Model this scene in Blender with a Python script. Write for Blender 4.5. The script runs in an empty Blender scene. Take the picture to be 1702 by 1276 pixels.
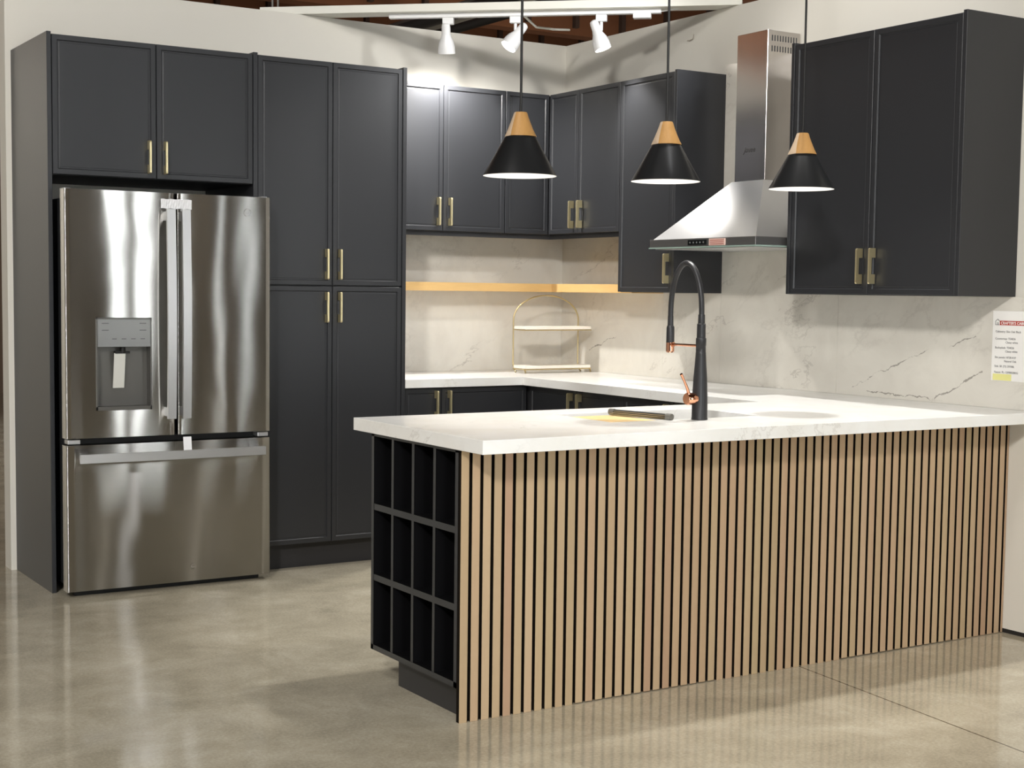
import bpy, bmesh, math, random
from mathutils import Vector, Matrix
random.seed(4)
SC = bpy.context.scene
COL = SC.collection
PI = math.pi

# ------------------------------------------------------------------ materials
def lin(c):
    return tuple((v/12.92 if v <= .04045 else ((v+.055)/1.055)**2.4) for v in [x/255 for x in c]) + (1,)

def mat(name, rgb=(128, 128, 128), rough=.5, metal=0., spec=.5, **k):
    m = bpy.data.materials.new(name); m.use_nodes = True
    b = m.node_tree.nodes['Principled BSDF']
    b.inputs['Base Color'].default_value = lin(rgb)
    b.inputs['Roughness'].default_value = rough
    b.inputs['Metallic'].default_value = metal
    b.inputs['Specular IOR Level'].default_value = spec
    for n, v in k.items():
        b.inputs[n.replace('_', ' ')].default_value = v
    return m

class NT:
    def __init__(s, m):
        s.t = m.node_tree; s.b = s.t.nodes['Principled BSDF']
    def n(s, typ, **k):
        x = s.t.nodes.new(typ)
        for a, v in k.items():
            if a.startswith('i_'):
                key = a[2:]
                x.inputs[int(key) if key.isdigit() else key.replace('_', ' ')].default_value = v
            else:
                setattr(x, a, v)
        return x
    def l(s, a, b):
        s.t.links.new(a, b)
    def pos(s, scale=(1, 1, 1), rot=(0, 0, 0)):
        g = s.n('ShaderNodeNewGeometry'); mp = s.n('ShaderNodeMapping')
        mp.inputs['Scale'].default_value = scale; mp.inputs['Rotation'].default_value = rot
        s.l(g.outputs['Position'], mp.inputs['Vector']); return mp.outputs['Vector']
    def noise(s, vec, scale, detail=4, rough=.5, dist=0):
        x = s.n('ShaderNodeTexNoise'); x.inputs['Scale'].default_value = scale
        x.inputs['Detail'].default_value = detail; x.inputs['Roughness'].default_value = rough
        x.inputs['Distortion'].default_value = dist
        s.l(vec, x.inputs['Vector']); return x.outputs['Fac']
    def ramp(s, fac, stops):
        r = s.n('ShaderNodeValToRGB'); e = r.color_ramp.elements
        while len(e) < len(stops): e.new(.5)
        for i, (p, c) in enumerate(stops):
            e[i].position = p; e[i].color = c if len(c) == 4 else lin(c)
        s.l(fac, r.inputs['Fac']); return r.outputs['Color']
    def mix(s, fac, a, b, mode='MIX'):
        x = s.n('ShaderNodeMix'); x.data_type = 'RGBA'; x.blend_type = mode
        for sock, v in ((x.inputs[0], fac), (x.inputs[6], a), (x.inputs[7], b)):
            if isinstance(v, (int, float, tuple)): sock.default_value = v
            else: s.l(v, sock)
        return x.outputs[2]
    def mth(s, op, a, b=None):
        x = s.n('ShaderNodeMath'); x.operation = op
        for i, v in enumerate((a, b)):
            if v is None: continue
            if isinstance(v, (int, float)): x.inputs[i].default_value = v
            else: s.l(v, x.inputs[i])
        return x.outputs[0]
    def bump(s, h, strength=.1, dist=.01):
        x = s.n('ShaderNodeBump'); x.inputs['Strength'].default_value = strength
        x.inputs['Distance'].default_value = dist
        s.l(h, x.inputs['Height']); s.l(x.outputs['Normal'], s.b.inputs['Normal'])

# cabinet paint, matte charcoal
M_CAB = mat('charcoal_cabinet_paint', (40, 41, 44), .4, 0, .5)
t = NT(M_CAB); v = t.pos(); nn = t.noise(v, 260, 2)
t.bump(nn, .02, .001)
M_CARC = mat('charcoal_carcass', (50, 50, 52), .5, 0, .35)
M_CELLSHADE = mat('rack_cell_shade', (9, 9, 11), .7, 0, .1)  # shade inside the wine rack cells, put into the colour
M_TOE = mat('dark_toe_kick', (46, 45, 46), .5, 0, .4)

# brass handle
M_BRASS = mat('brushed_brass', (226, 212, 168), .36, .85)
t = NT(M_BRASS); t.bump(t.noise(t.pos((40, 40, 900)), 1, 2), .06, .001)
M_BRONZE = mat('antique_gold_wire', (196, 178, 134), .35, .9)

# stainless steel, vertically smeared and slightly wavy
def steel(name, rgb, rough, wav, aniso=.0, horizontal=False, grain=0):
    m = mat(name, rgb, rough, 1)
    t = NT(m)
    b = t.b
    fine = t.noise(t.pos((3, 3, 600)), 1, 3)
    w = t.noise(t.pos((3.2, 3.2, 1.5)), 1, 1, .4, .6)
    b1 = t.n('ShaderNodeBump'); b1.inputs['Strength'].default_value = wav; b1.inputs['Distance'].default_value = .03
    t.l(w, b1.inputs['Height'])
    b2 = t.n('ShaderNodeBump'); b2.inputs['Strength'].default_value = .06; b2.inputs['Distance'].default_value = .001
    if horizontal:
        t.l(fine, b2.inputs['Height']); t.l(b1.outputs['Normal'], b2.inputs['Normal'])
        t.l(b2.outputs['Normal'], b.inputs['Normal'])
    elif grain:
        sx_ = t.n('ShaderNodeSeparateXYZ'); g_ = t.n('ShaderNodeNewGeometry'); t.l(g_.outputs['Position'], sx_.inputs[0])
        cx_ = t.n('ShaderNodeCombineXYZ'); t.l(sx_.outputs['Z'], cx_.inputs[2])
        fz = t.noise(cx_.outputs[0], 600, 1)
        b2.inputs['Strength'].default_value = 1; b2.inputs['Distance'].default_value = grain
        t.l(fz, b2.inputs['Height']); t.l(b1.outputs['Normal'], b2.inputs['Normal']); t.l(b2.outputs['Normal'], b.inputs['Normal'])
    else:
        t.l(b1.outputs['Normal'], b.inputs['Normal'])
    if aniso:
        b.inputs['Anisotropic'].default_value = aniso
        tg = t.n('ShaderNodeTangent'); tg.direction_type = 'RADIAL'; tg.axis = 'Z'
        b.inputs['Anisotropic Rotation'].default_value = .25
        t.l(tg.outputs['Tangent'], b.inputs['Tangent'])
    return m
M_STEEL = steel('brushed_stainless_steel', (196, 193, 187), .14, .02, 1.0)
t = NT(M_STEEL)      # vertical smear of brushed sheet: strongly anisotropic, short-tailed lobe
an = t.n('ShaderNodeBsdfAnisotropic'); an.distribution = 'BECKMANN'
an.inputs['Color'].default_value = lin((178, 176, 172)); an.inputs['Roughness'].default_value = .205
an.inputs['Anisotropy'].default_value = .885; an.inputs['Rotation'].default_value = 0.0
tgn = t.n('ShaderNodeTangent'); tgn.direction_type = 'RADIAL'; tgn.axis = 'Z'; t.l(tgn.outputs[0], an.inputs['Tangent'])
wv = t.noise(t.pos((3.2, 3.2, 1.5)), 1, 1, .4, .6); bw = t.n('ShaderNodeBump'); bw.inputs['Strength'].default_value = .05; bw.inputs['Distance'].default_value = .03
t.l(wv, bw.inputs['Height']); t.l(bw.outputs['Normal'], an.inputs['Normal'])
outn = [n for n in t.t.nodes if n.type == 'OUTPUT_MATERIAL'][0]; t.l(an.outputs[0], outn.inputs['Surface'])
M_CANOPY = mat('hood_canopy_steel', (206, 206, 206), .33, 1)
M_STEELH = steel('hood_stainless_steel', (190, 186, 183), .16, .05, .6)
M_STEELD = steel('dark_stainless_panel', (120, 119, 116), .3, .0, 0, True)
M_SATIN = mat('satin_steel_handle', (205, 205, 205), .42, .9)
M_CHROME = mat('polished_chrome', (225, 225, 225), .08, 1)
M_FBODY = mat('dark_grey_appliance_case', (62, 63, 65), .45, .3)
M_GASK = mat('black_gasket', (12, 12, 13), .6)
M_REC = mat('grey_dispenser_recess', (98, 96, 92), .38, .5)

# copper and black faucet
M_COP = mat('polished_rose_copper', (222, 160, 128), .12, 1)
M_BLK = mat('matte_black_metal', (40, 40, 42), .38, .2, .5)
M_SHADE = mat('black_enamel', (26, 27, 28), .3, 0, .6)
M_WHITEIN = mat('white_shade_interior', (245, 245, 245), .5)
M_BULB = mat('lit_bulb', (255, 250, 240), .4)
NT(M_BULB).b.inputs['Emission Color'].default_value = (1, .93, .82, 1)
NT(M_BULB).b.inputs['Emission Strength'].default_value = 18
M_WHITEM = mat('white_enamel_lamp', (232, 232, 232), .3)
M_CORD = mat('black_cord', (14, 14, 14), .6)

# walls
M_WALL = mat('warm_white_wall_paint', (220, 216, 205), .85, 0, .25)
t = NT(M_WALL); v = t.pos()
t.l(t.mix(t.noise(v, .9, 5, .6), lin((212, 208, 197)), lin((224, 220, 211))), t.b.inputs['Base Color'])
t.bump(t.noise(v, 180, 3), .08, .002)
M_GAPSHADE = mat('gap_shade_black', (30, 28, 26), .7)

# polished concrete floor
M_FLOOR = mat('polished_concrete', (176, 166, 143), .2, 0, .75)
t = NT(M_FLOOR); v = t.pos()
big = t.noise(v, .55, 6, .6, .6); mid = t.noise(v, 3.2, 8, .68, .4); fine = t.noise(v, 95, 4, .7); spk = t.noise(v, 260, 2, .6)
c = t.ramp(big, [(.3, (172, 166, 149)), (.5, (190, 182, 161)), (.72, (218, 210, 190))])
c = t.mix(.7, c, t.ramp(mid, [(.28, (126, 119, 103)), (.5, (180, 171, 150)), (.72, (222, 214, 194))]))
c = t.mix(.35, c, t.ramp(fine, [(.36, (138, 131, 114)), (.55, (180, 172, 150)), (.7, (206, 199, 180))]))
c = t.mix(t.ramp(spk, [(.66, (0, 0, 0, 1)), (.74, (.35, .35, .35, 1))]), c, lin((110, 104, 92)))
# saw-cut control joint
sx = t.n('ShaderNodeSeparateXYZ'); t.l(v, sx.inputs[0])
jl = t.mth('ABSOLUTE', t.mth('ADD', t.mth('SUBTRACT', sx.outputs['X'], t.mth('MULTIPLY', sx.outputs['Y'], .108)), .762))
jm = t.mth('LESS_THAN', jl, .0035)
j2 = t.mth('LESS_THAN', t.mth('ABSOLUTE', t.mth('ADD', sx.outputs['Y'], 7.9)), .003)
jj = t.mth('MAXIMUM', jm, j2)
c = t.mix(jj, c, lin((92, 84, 70)))
t.l(c, t.b.inputs['Base Color'])
rr = t.n('ShaderNodeMapRange'); t.l(mid, rr.inputs['Value'])
rr.inputs['From Min'].default_value = .3; rr.inputs['From Max'].default_value = .7
rr.inputs['To Min'].default_value = .06; rr.inputs['To Max'].default_value = .15
t.l(rr.outputs[0], t.b.inputs['Roughness'])
t.bump(t.mth('ADD', t.mth('MULTIPLY', fine, .4), mid), .02, .003)

# veined quartz
def quartz(name, base, warm, vein, vscale=1.1, amount=.75, rough=.18, longv=()):
    m = mat(name, base, rough, 0, .5); t = NT(m); v = t.pos((1, 1, 1), (.5, .35, .3))
    cloud = t.noise(v, 2.4, 7, .62, .8)
    c = t.mix(t.ramp(cloud, [(.35, (0, 0, 0, 1)), (.7, (1, 1, 1, 1))]), lin(base), lin(warm))
    def veins(sc, th, seed):
        mp = t.n('ShaderNodeMapping'); mp.inputs['Location'].default_value = (seed, seed*.7, seed*1.3)
        mp.inputs['Scale'].default_value = (1, 1, 1.9); mp.inputs['Rotation'].default_value = (.45, .2, .6)
        t.l(v, mp.inputs['Vector'])
        x = t.noise(mp.outputs['Vector'], sc, 9, .62, .35)
        d = t.mth('ABSOLUTE', t.mth('SUBTRACT', x, .5))
        a = t.ramp(d, [(0, (1, 1, 1, 1)), (th*.35, (.45, .45, .45, 1)), (th, (0, 0, 0, 1))])
        mask = t.noise(v, 1.9+seed*.1, 2, .5)
        k = t.ramp(mask, [(.46, (0, 0, 0, 1)), (.62, (1, 1, 1, 1))])
        return t.mth('MULTIPLY', a, k)
    f = t.mth('MULTIPLY', veins(vscale, .007, 3.1), amount*1.5)
    c = t.mix(f, c, lin(vein))
    f = t.mth('MULTIPLY', veins(vscale*1.9, .03, 7.7), amount*.45)
    c = t.mix(f, c, lin(vein))
    # a few long thin veins at the right end of the run
    sv = t.n('ShaderNodeSeparateXYZ'); t.l(t.pos(), sv.inputs[0])
    wob = t.mth('MULTIPLY', t.mth('SUBTRACT', t.noise(t.pos(), 9, 6, .62), .5), .085)
    thn = t.noise(t.pos(), 22, 3, .5)
    for (y0, z0, y1, z1) in longv:
        k = (z1-z0)/(y1-y0)
        line = t.mth('ADD', t.mth('MULTIPLY', sv.outputs['Y'], k), z0-k*y0)
        d = t.mth('ABSOLUTE', t.mth('SUBTRACT', t.mth('ADD', sv.outputs['Z'], wob), line))
        w_ = t.mth('MULTIPLY', t.mth('MAXIMUM', t.mth('SUBTRACT', thn, .36), .02), .014)
        f = t.mth('LESS_THAN', d, w_)
        a_ = t.mth('GREATER_THAN', sv.outputs['Y'], min(y0, y1)); b_ = t.mth('LESS_THAN', sv.outputs['Y'], max(y0, y1))
        c = t.mix(t.mth('MULTIPLY', t.mth('MULTIPLY', f, t.mth('MULTIPLY', a_, b_)), .7), c, lin((120, 114, 106)))
    t.l(c, t.b.inputs['Base Color']); return m
M_SPLASH = quartz('veined_quartz_backsplash', (222, 218, 208), (208, 203, 193), (140, 132, 124), 1.0, .36, .16, ((-2.36, .955, -2.80, 1.135), (-2.91, 1.157, -3.05, 1.19), (-2.84, .925, -3.09, 1.055), (-2.45, .936, -2.82, .918), (-.30, 1.03, -.56, 1.118)))
M_TOP = quartz('white_quartz_worktop', (240, 240, 238), (232, 230, 224), (200, 196, 190), 1.4, .4, .22)

# wood
def wood(name, a, b, dirn=(1, 1, 1), rough=.45, sc=1, bright=None):
    m = mat(name, a, rough, 0, .35); t = NT(m); v = t.pos(dirn)
    g = t.noise(v, 14*sc, 6, .65, 1.4); g2 = t.noise(v, 60*sc, 3, .6)
    c = t.mix(g, lin(a), lin(b)); c = t.mix(t.mth('MULTIPLY', g2, .25), c, lin(tuple(int(q*.72) for q in a)))
    t.l(c, t.b.inputs['Base Color']); t.bump(g2, .08, .001); return m
M_SHELF = wood('light_butcher_block', (222, 178, 112), (236, 198, 136), (.25, .25, 2.2), .45)
M_BOARD = wood('bamboo_board', (226, 190, 130), (242, 212, 158), (1.6, .2, 1), .5)
M_CAP = wood('oiled_oak_cap', (168, 124, 70), (192, 148, 90), (1.6, 1.6, .3), .45, 1.6)
M_CAPCUT = mat('pale_cut_wood', (212, 188, 160), .5)
# slats: each slat takes its own tone
M_SLAT = mat('natural_oak_slats', (190, 160, 124), .5, 0, .3)
t = NT(M_SLAT); v = t.pos((1, 1, 1)); sp = t.n('ShaderNodeSeparateXYZ'); t.l(v, sp.inputs[0])
ix = t.mth('FLOOR', t.mth('DIVIDE', t.mth('ADD', sp.outputs['X'], 2.5515), .0403))
wn = t.n('ShaderNodeTexWhiteNoise'); wn.noise_dimensions = '1D'; t.l(ix, wn.inputs['W'])
v2 = t.pos((9, 9, .55)); sh = t.n('ShaderNodeVectorMath'); sh.operation = 'ADD'
cb = t.n('ShaderNodeCombineXYZ'); t.l(t.mth('MULTIPLY', ix, 3.7), cb.inputs[2]); t.l(v2, sh.inputs[0]); t.l(cb.outputs[0], sh.inputs[1])
gr = t.noise(sh.outputs[0], 5.5, 7, .62, 1.6); gr2 = t.noise(sh.outputs[0], 26, 4, .6, .6); slow = t.noise(sh.outputs[0], .8, 2)
c = t.ramp(wn.outputs['Value'], [(0, (174, 143, 117)), (.3, (183, 155, 126)), (.65, (173, 153, 119)), (1, (190, 163, 136))])
c = t.mix(t.mth('MULTIPLY', gr, .5), c, lin((170, 140, 110)))
c = t.mix(t.ramp(slow, [(.4, (0, 0, 0, 1)), (.7, (.4, .4, .4, 1))]), c, lin((188, 168, 132)))
c = t.mix(t.ramp(gr2, [(.55, (0, 0, 0, 1)), (.75, (.35, .35, .35, 1))]), c, lin((170, 140, 112)))
t.l(c, t.b.inputs['Base Color'])
M_FELT = mat('black_felt_backing', (22, 17, 11), .95, 0, .1)
M_BEAMW = mat('white_painted_timber', (232, 230, 220), .6)
M_ROOF = wood('brown_roof_timber', (96, 58, 36), (120, 76, 46), (.4, .4, 1), .8, .3)
M_ROOFD = mat('dark_roof_deck', (58, 40, 30), .9)
M_PIPE = mat('black_pipe', (24, 22, 22), .6)
M_GALV = mat('galvanised_duct', (120, 118, 112), .5, .6)
M_PAPER = mat('white_paper', (238, 236, 232), .8)
M_TEXT = mat('grey_print', (70, 68, 68), .8)
M_RED = mat('red_banner', (176, 56, 44), .8)
M_YEL = mat('yellow_highlight', (232, 228, 150), .8)
M_TAPE = mat('clear_white_tape', (226, 226, 228), .35)
M_STICK = mat('pink_sticker', (222, 190, 178), .7)
M_STICKR = mat('red_print', (172, 96, 84), .7)
M_GLASSB = mat('black_glass_panel', (12, 14, 14), .08)
M_MARB = mat('white_marble_shelf', (244, 238, 226), .3)
M_BASIN = mat('brushed_sink_steel', (176, 176, 172), .3, 1)
M_GRIP = mat('grey_silicone', (96, 94, 88), .5)

# ------------------------------------------------------------------ mesh builder
class MB:
    def __init__(s): s.bm = bmesh.new(); s.smooth = False
    def box(s, x0, y0, z0, x1, y1, z1, bev=0, seg=2):
        x0, x1 = min(x0, x1), max(x0, x1); y0, y1 = min(y0, y1), max(y0, y1); z0, z1 = min(z0, z1), max(z0, z1)
        b = bmesh.new(); bmesh.ops.create_cube(b, size=1)
        for q in b.verts:
            q.co = Vector(((x0+x1)/2+q.co.x*(x1-x0), (y0+y1)/2+q.co.y*(y1-y0), (z0+z1)/2+q.co.z*(z1-z0)))
        if bev: bmesh.ops.bevel(b, geom=b.edges[:], offset=bev, segments=seg, profile=.5, affect='EDGES')
        s.add(b); return s
    def add(s, b, M=None):
        if M is not None: bmesh.ops.transform(b, matrix=M, verts=b.verts)
        me = bpy.data.meshes.new('t'); b.to_mesh(me); b.free(); s.bm.from_mesh(me); bpy.data.meshes.remove(me)
    def prism(s, pts, axis, a, b_):
        # pts: 2D outline, extruded along axis from a to b_
        def P(u, v, w):
            return {'x': (w, u, v), 'y': (u, w, v), 'z': (u, v, w)}[axis]
        b = bmesh.new()
        f0 = [b.verts.new(P(u, v, a)) for u, v in pts]; f1 = [b.verts.new(P(u, v, b_)) for u, v in pts]
        n = len(pts); b.faces.new(f0); b.faces.new(f1[::-1])
        for i in range(n): b.faces.new((f0[i], f1[i], f1[(i+1) % n], f0[(i+1) % n]))
        bmesh.ops.recalc_face_normals(b, faces=b.faces[:])
        bmesh.ops.triangulate(b, faces=[f for f in b.faces if len(f.verts) > 4])
        s.add(b); return s
    def lathe(s, prof, seg=48, M=None, closed=True):
        b = bmesh.new(); rings = []
        for r, z in prof:
            if r < 1e-6: rings.append([b.verts.new((0, 0, z))])
            else: rings.append([b.verts.new((r*math.cos(2*PI*i/seg), r*math.sin(2*PI*i/seg), z)) for i in range(seg)])
        for A, B in zip(rings, rings[1:]):
            for i in range(seg):
                j = (i+1) % seg
                if len(A) == 1 and len(B) == 1: continue
                if len(A) == 1: b.faces.new((A[0], B[i], B[j]))
                elif len(B) == 1: b.faces.new((A[i], B[0], A[j]))
                else: b.faces.new((A[i], B[i], B[j], A[j]))
        bmesh.ops.recalc_face_normals(b, faces=b.faces[:])
        s.smooth = True
        s.add(b, M); return s
    def tube(s, pts, r, seg=12, caps=True):
        pts = [Vector(p) for p in pts]; rs = r if isinstance(r, (list, tuple)) else [r]*len(pts)
        b = bmesh.new(); rings = []; up = None
        for i, p in enumerate(pts):
            d = (pts[min(i+1, len(pts)-1)]-pts[max(i-1, 0)]).normalized()
            if up is None:
                up = d.orthogonal().normalized()
            up = (up-d*up.dot(d)).normalized(); w = d.cross(up)
            rings.append([b.verts.new(p+(up*math.cos(2*PI*k/seg)+w*math.sin(2*PI*k/seg))*rs[i]) for k in range(seg)])
        for A, B in zip(rings, rings[1:]):
            for k in range(seg): b.faces.new((A[k], A[(k+1) % seg], B[(k+1) % seg], B[k]))
        if caps: b.faces.new(rings[0][::-1]); b.faces.new(rings[-1])
        bmesh.ops.recalc_face_normals(b, faces=b.faces[:])
        s.smooth = True
        s.add(b); return s
    def obj(s, name, material, parent=None, **tags):
        me = bpy.data.meshes.new(name); 
        if parent is not None:
            bmesh.ops.transform(s.bm, matrix=root_world(parent).inverted(), verts=s.bm.verts)
        s.bm.to_mesh(me); s.bm.free()
        for m in (material if isinstance(material, list) else [material]): me.materials.append(m)
        if s.smooth:
            for p in me.polygons: p.use_smooth = True
            try: me.set_sharp_from_angle(angle=math.radians(38))
            except Exception: pass
        o = bpy.data.objects.new(name, me); COL.objects.link(o)
        if parent is not None: o.parent = parent
        for k, v in tags.items(): o[k] = v
        return o

def root_world(o):
    M = Matrix.Identity(4)
    while o is not None:
        M = (Matrix.Translation(o.location) @ o.rotation_euler.to_matrix().to_4x4()) @ M
        o = o.parent
    return M

def thing(name, label, cat, loc=(0, 0, 0), rot=(0, 0, 0), group=None):
    o = bpy.data.objects.new(name, None); o.empty_display_size = .1; COL.objects.link(o)
    o.location = loc; o.rotation_euler = rot; o['label'] = label; o['category'] = cat
    if group: o['group'] = group
    return o

def tag(o, label, cat, group=None):
    o['label'] = label; o['category'] = cat
    if group: o['group'] = group
    # put origin at the mesh's base
    bb = [Vector(c) for c in o.bound_box]
    c = Vector(((min(b.x for b in bb)+max(b.x for b in bb))/2, (min(b.y for b in bb)+max(b.y for b in bb))/2, min(b.z for b in bb)))
    o.data.transform(Matrix.Translation(-c)); o.location = c
    return o

def struct(o): o['kind'] = 'structure'; return o

def text(s, size, M, material, parent, name='lettering', extrude=.0004, align='LEFT', shear=0, bold=0):
    cu = bpy.data.curves.new(name, 'FONT'); cu.body = s; cu.size = size; cu.extrude = extrude; cu.align_x = align
    cu.shear = shear; cu.offset = bold; cu.resolution_u = 3
    tmp = bpy.data.objects.new('tmp', cu); COL.objects.link(tmp)
    bpy.context.view_layer.update()
    me = bpy.data.meshes.new_from_object(tmp.evaluated_get(bpy.context.evaluated_depsgraph_get()))
    bpy.data.objects.remove(tmp); bpy.data.curves.remove(cu)
    me.transform(M)
    if parent is not None: me.transform(root_world(parent).inverted())
    me.name = name; me.materials.clear(); me.materials.append(material)
    o = bpy.data.objects.new(name, me); COL.objects.link(o); o.parent = parent
    return o

# facing transforms for writing: A faces -y, B faces -x
def MA(x, y, z, rot=0): return Matrix.Translation((x, y, z)) @ Matrix.Rotation(PI/2, 4, 'X') @ Matrix.Rotation(rot, 4, 'Z')
def MBf(x, y, z): return Matrix.Translation((x, y, z)) @ Matrix.Rotation(-PI/2, 4, 'Z') @ Matrix.Rotation(PI/2, 4, 'X')

# ------------------------------------------------------------------ key dimensions
XL, XP = -3.131, -1.374
DT = .632; ZT = 2.446
DU = .318; ZUB = 1.672; ZLB = 1.3606
YB1, YB2 = -.975, -1.44
YR1, YRm, YR2 = -2.260, -2.749, -3.229
XI, YI, YIb = -2.5515, -3.225, -2.607
ZC, TC = .9095, .0435
ZW = 2.775

# ------------------------------------------------------------------ doors and handles
# plan 'A': door front faces -y, u = x.   plan 'B': door front faces -x, u = y.   plan 'C': faces +y
def mapper(plan, face):
    if plan == 'A': return lambda u, d, z: (u, face-d, z)
    if plan == 'B': return lambda u, d, z: (face-d, u, z)
    return lambda u, d, z: (u, face+d, z)

def door(parent, plan, face, u0, u1, z0, z1, handle=None, name='door', th=.02, bw=.022, hz=None):
    """slim-frame door; `face` is the plane of the finished front; handle = u position or None"""
    P = mapper(plan, face); g = .0018
    u0, u1 = min(u0, u1)+g, max(u0, u1)-g; z0 += g; z1 -= g
    b = bmesh.new()
    def ring(i, d):
        return [b.verts.new(P(*q)) for q in ((u0+i, d, z0+i), (u1-i, d, z0+i), (u1-i, d, z1-i), (u0+i, d, z1-i))]
    rs = [ring(0, -th), ring(0, -.0015), ring(.0015, 0), ring(bw, 0), ring(bw+.0035, -.0055), ring(bw+.009, -.0055), ring(bw+.011, -.0045)]
    b.faces.new(rs[0]); b.faces.new(rs[-1])
    for A, B in zip(rs, rs[1:]):
        for i in range(4): b.faces.new((A[i], A[(i+1) % 4], B[(i+1) % 4], B[i]))
    bmesh.ops.recalc_face_normals(b, faces=b.faces[:])
    m = MB(); m.add(b); o = m.obj(name, M_CAB, parent)
    if handle is not None: pull(o, plan, face, handle, hz)
    return o

def pull(parent, plan, face, u, zc):
    """flat brass pull standing off the door edge-on, with a finger slot"""
    P = mapper(plan, face); H = .0735; D = .034; t = .0045
    out = []
    def arc(cx, cz, r, a0, a1):
        for k in range(5):
            a = math.radians(a0+(a1-a0)*k/4); out.append((cx+r*math.cos(a), cz+r*math.sin(a)))
    out += [(0, -H)]; arc(D-.007, -H+.007, .007, -90, 0); arc(D-.007, H-.007, .007, 0, 90); out += [(0, H), (0, .034), (D-.013, .034), (D-.013, -.034), (0, -.034)]
    b = bmesh.new()
    A = [b.verts.new(P(u-t, d, zc+z)) for d, z in out]; B = [b.verts.new(P(u+t, d, zc+z)) for d, z in out]
    b.faces.new(A); b.faces.new(B[::-1]); n = len(out)
    for i in range(n): b.faces.new((A[i], B[i], B[(i+1) % n], A[(i+1) % n]))
    bmesh.ops.recalc_face_normals(b, faces=b.faces[:]); bmesh.ops.triangulate(b, faces=[f for f in b.faces if len(f.verts) > 4])
    m = MB(); m.add(b); return m.obj('handle', M_BRASS, parent)

# ================================================================== SETTING
struct(MB().box(-16, -14, -.08, 12, 12, 0).obj('floor', M_FLOOR))
struct(MB().box(-3.157, 0, 0, .12, .115, ZW).obj('wall_back', M_WALL))
struct(MB().box(0, -5.4, .018, .12, 0, ZW).obj('wall_right', M_WALL))
struct(MB().box(.004, -5.4, 0, .11, -.02, .018).obj('gap_shade_1', M_GAPSHADE))  # dark strip stands in for the shadow gap under the wall
# far surroundings of the warehouse
struct(MB().box(-16, 11.9, 0, 12, 12.1, 5.2).obj('wall_far', mat('far_wall_paint', (120, 100, 84), .9)))
m = MB(); 
m.box(-16, -14, 5.2, 12, 12, 5.3)
struct(m.obj('ceiling', M_ROOFD))

def roof_beam(y, label):
    r = thing('roof_beam', label, 'beam', (0, y, 4.35), group='timber girders of the warehouse roof')
    MB().box(-14, y-.1, 4.05, 12, y+.1, 5.19).obj('girder', M_ROOF, r)
    m = MB()
    for i in range(44):
        x = -14+.6*i
        m.box(x, y-.16, 4.12, x+.05, y-.1, 5.15)
    m.obj('blocking', M_ROOFD, r)
for y in (3.4, 5.9, 8.4):
    roof_beam(y, 'brown timber girder of the high warehouse roof')
m = MB()
for x in (-6, -4.5, -3, -1.5, 0, 1.5, 3, 4.5):
    m.box(x, -3, 4.95, x+.09, 12, 5.19)
r = m.obj('roof_joist', M_ROOF); r['kind'] = 'structure'

def pipe(x, z, r, label, mt=M_PIPE, y1=11.8, y0=-2.0):
    o = MB().tube([(x, y0, z), (x, y1, z)], r, 14).obj('roof_pipe', mt)
    return tag(o, label, 'pipe')
pipe(.75, 3.32, .035, 'thin black pipe under the roof, lowest behind the wall corner')
pipe(1.05, 3.55, .05, 'thick black pipe running under the timber roof')
pipe(1.9, 3.86, .09, 'grey galvanised duct beside the black roof pipes', M_GALV)

struct(MB().box(-11.5, 6.5, 0, -3.35, 6.62, 4.6).obj('wall_reflector', mat('pale_reflector_paint', (214, 210, 200), .9)))  # added unseen wall, a pale reflector for the sheen on the end panel
# rear wall of the showroom (seen only as reflections in the steel and the floor)
wr = MB().box(-16, -12.2, 0, 12, -12, 4.2).obj('wall_rear', mat('rear_taupe_wall', (104, 96, 86), .9))
struct(wr)
M_GLOW = mat('glow_panel_emitter', (235, 240, 240), .1)
NT(M_GLOW).b.inputs['Emission Color'].default_value = (.93, .98, 1, 1); NT(M_GLOW).b.inputs['Emission Strength'].default_value = 17
M_GLOWFR = mat('grey_glow_panel_frame', (70, 70, 72), .5, .3)
for i, (x0, x1, z1) in enumerate([(.46, .68, 4.1), (.94, 1.14, 4.1), (1.86, 1.92, 4.1), (2.42, 2.48, 4.1), (-5.6, -4.4, 3.0), (5.2, 6.6, 3.2)]):  # added glowing panels, placed to streak the refrigerator steel with reflections
    o = MB().box(x0, -11.99, .05, x1, -11.97, z1).obj('window_%d' % (i+1), M_GLOW); struct(o)
    f = MB().box(x0-.04, -11.995, 0, x0, -11.94, z1+.04).box(x1, -11.995, 0, x1+.04, -11.94, z1+.04).box(x0-.04, -11.995, z1, x1+.04, -11.94, z1+.05)
    f.obj('window_frame', M_GLOWFR, o)

# ================================================================== TALL RUN
# tall end panel left of the refrigerator
o = MB().box(XL, -DT-.002, 0, XL+.019, 0, ZT+.006, .0008, 1).obj('end_panel', M_CAB)
tag(o, 'tall charcoal end panel on the left side of the refrigerator', 'cabinet panel')

t_ = thing('wall_cabinet', 'charcoal two-door cabinet mounted above the steel refrigerator', 'cabinet', (-2.645, -.3, 1.842))
MB().box(-3.111, -DT+.021, 1.842, -2.184, -.001, ZT-.003).obj('carcass', M_CARC, t_)
door(t_, 'A', -DT, -3.110, -2.646, 1.842, ZT-.002, -2.684, hz=1.938)
door(t_, 'A', -DT, -2.646, -2.184, 1.842, ZT-.002, -2.609, hz=1.938)

o = MB().box(-2.183, -DT-.002, 0, -2.161, -.001, ZT+.006, .0008, 1).obj('end_panel', M_CAB)
tag(o, 'narrow charcoal divider panel between refrigerator and pantry cabinet', 'cabinet panel')

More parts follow.
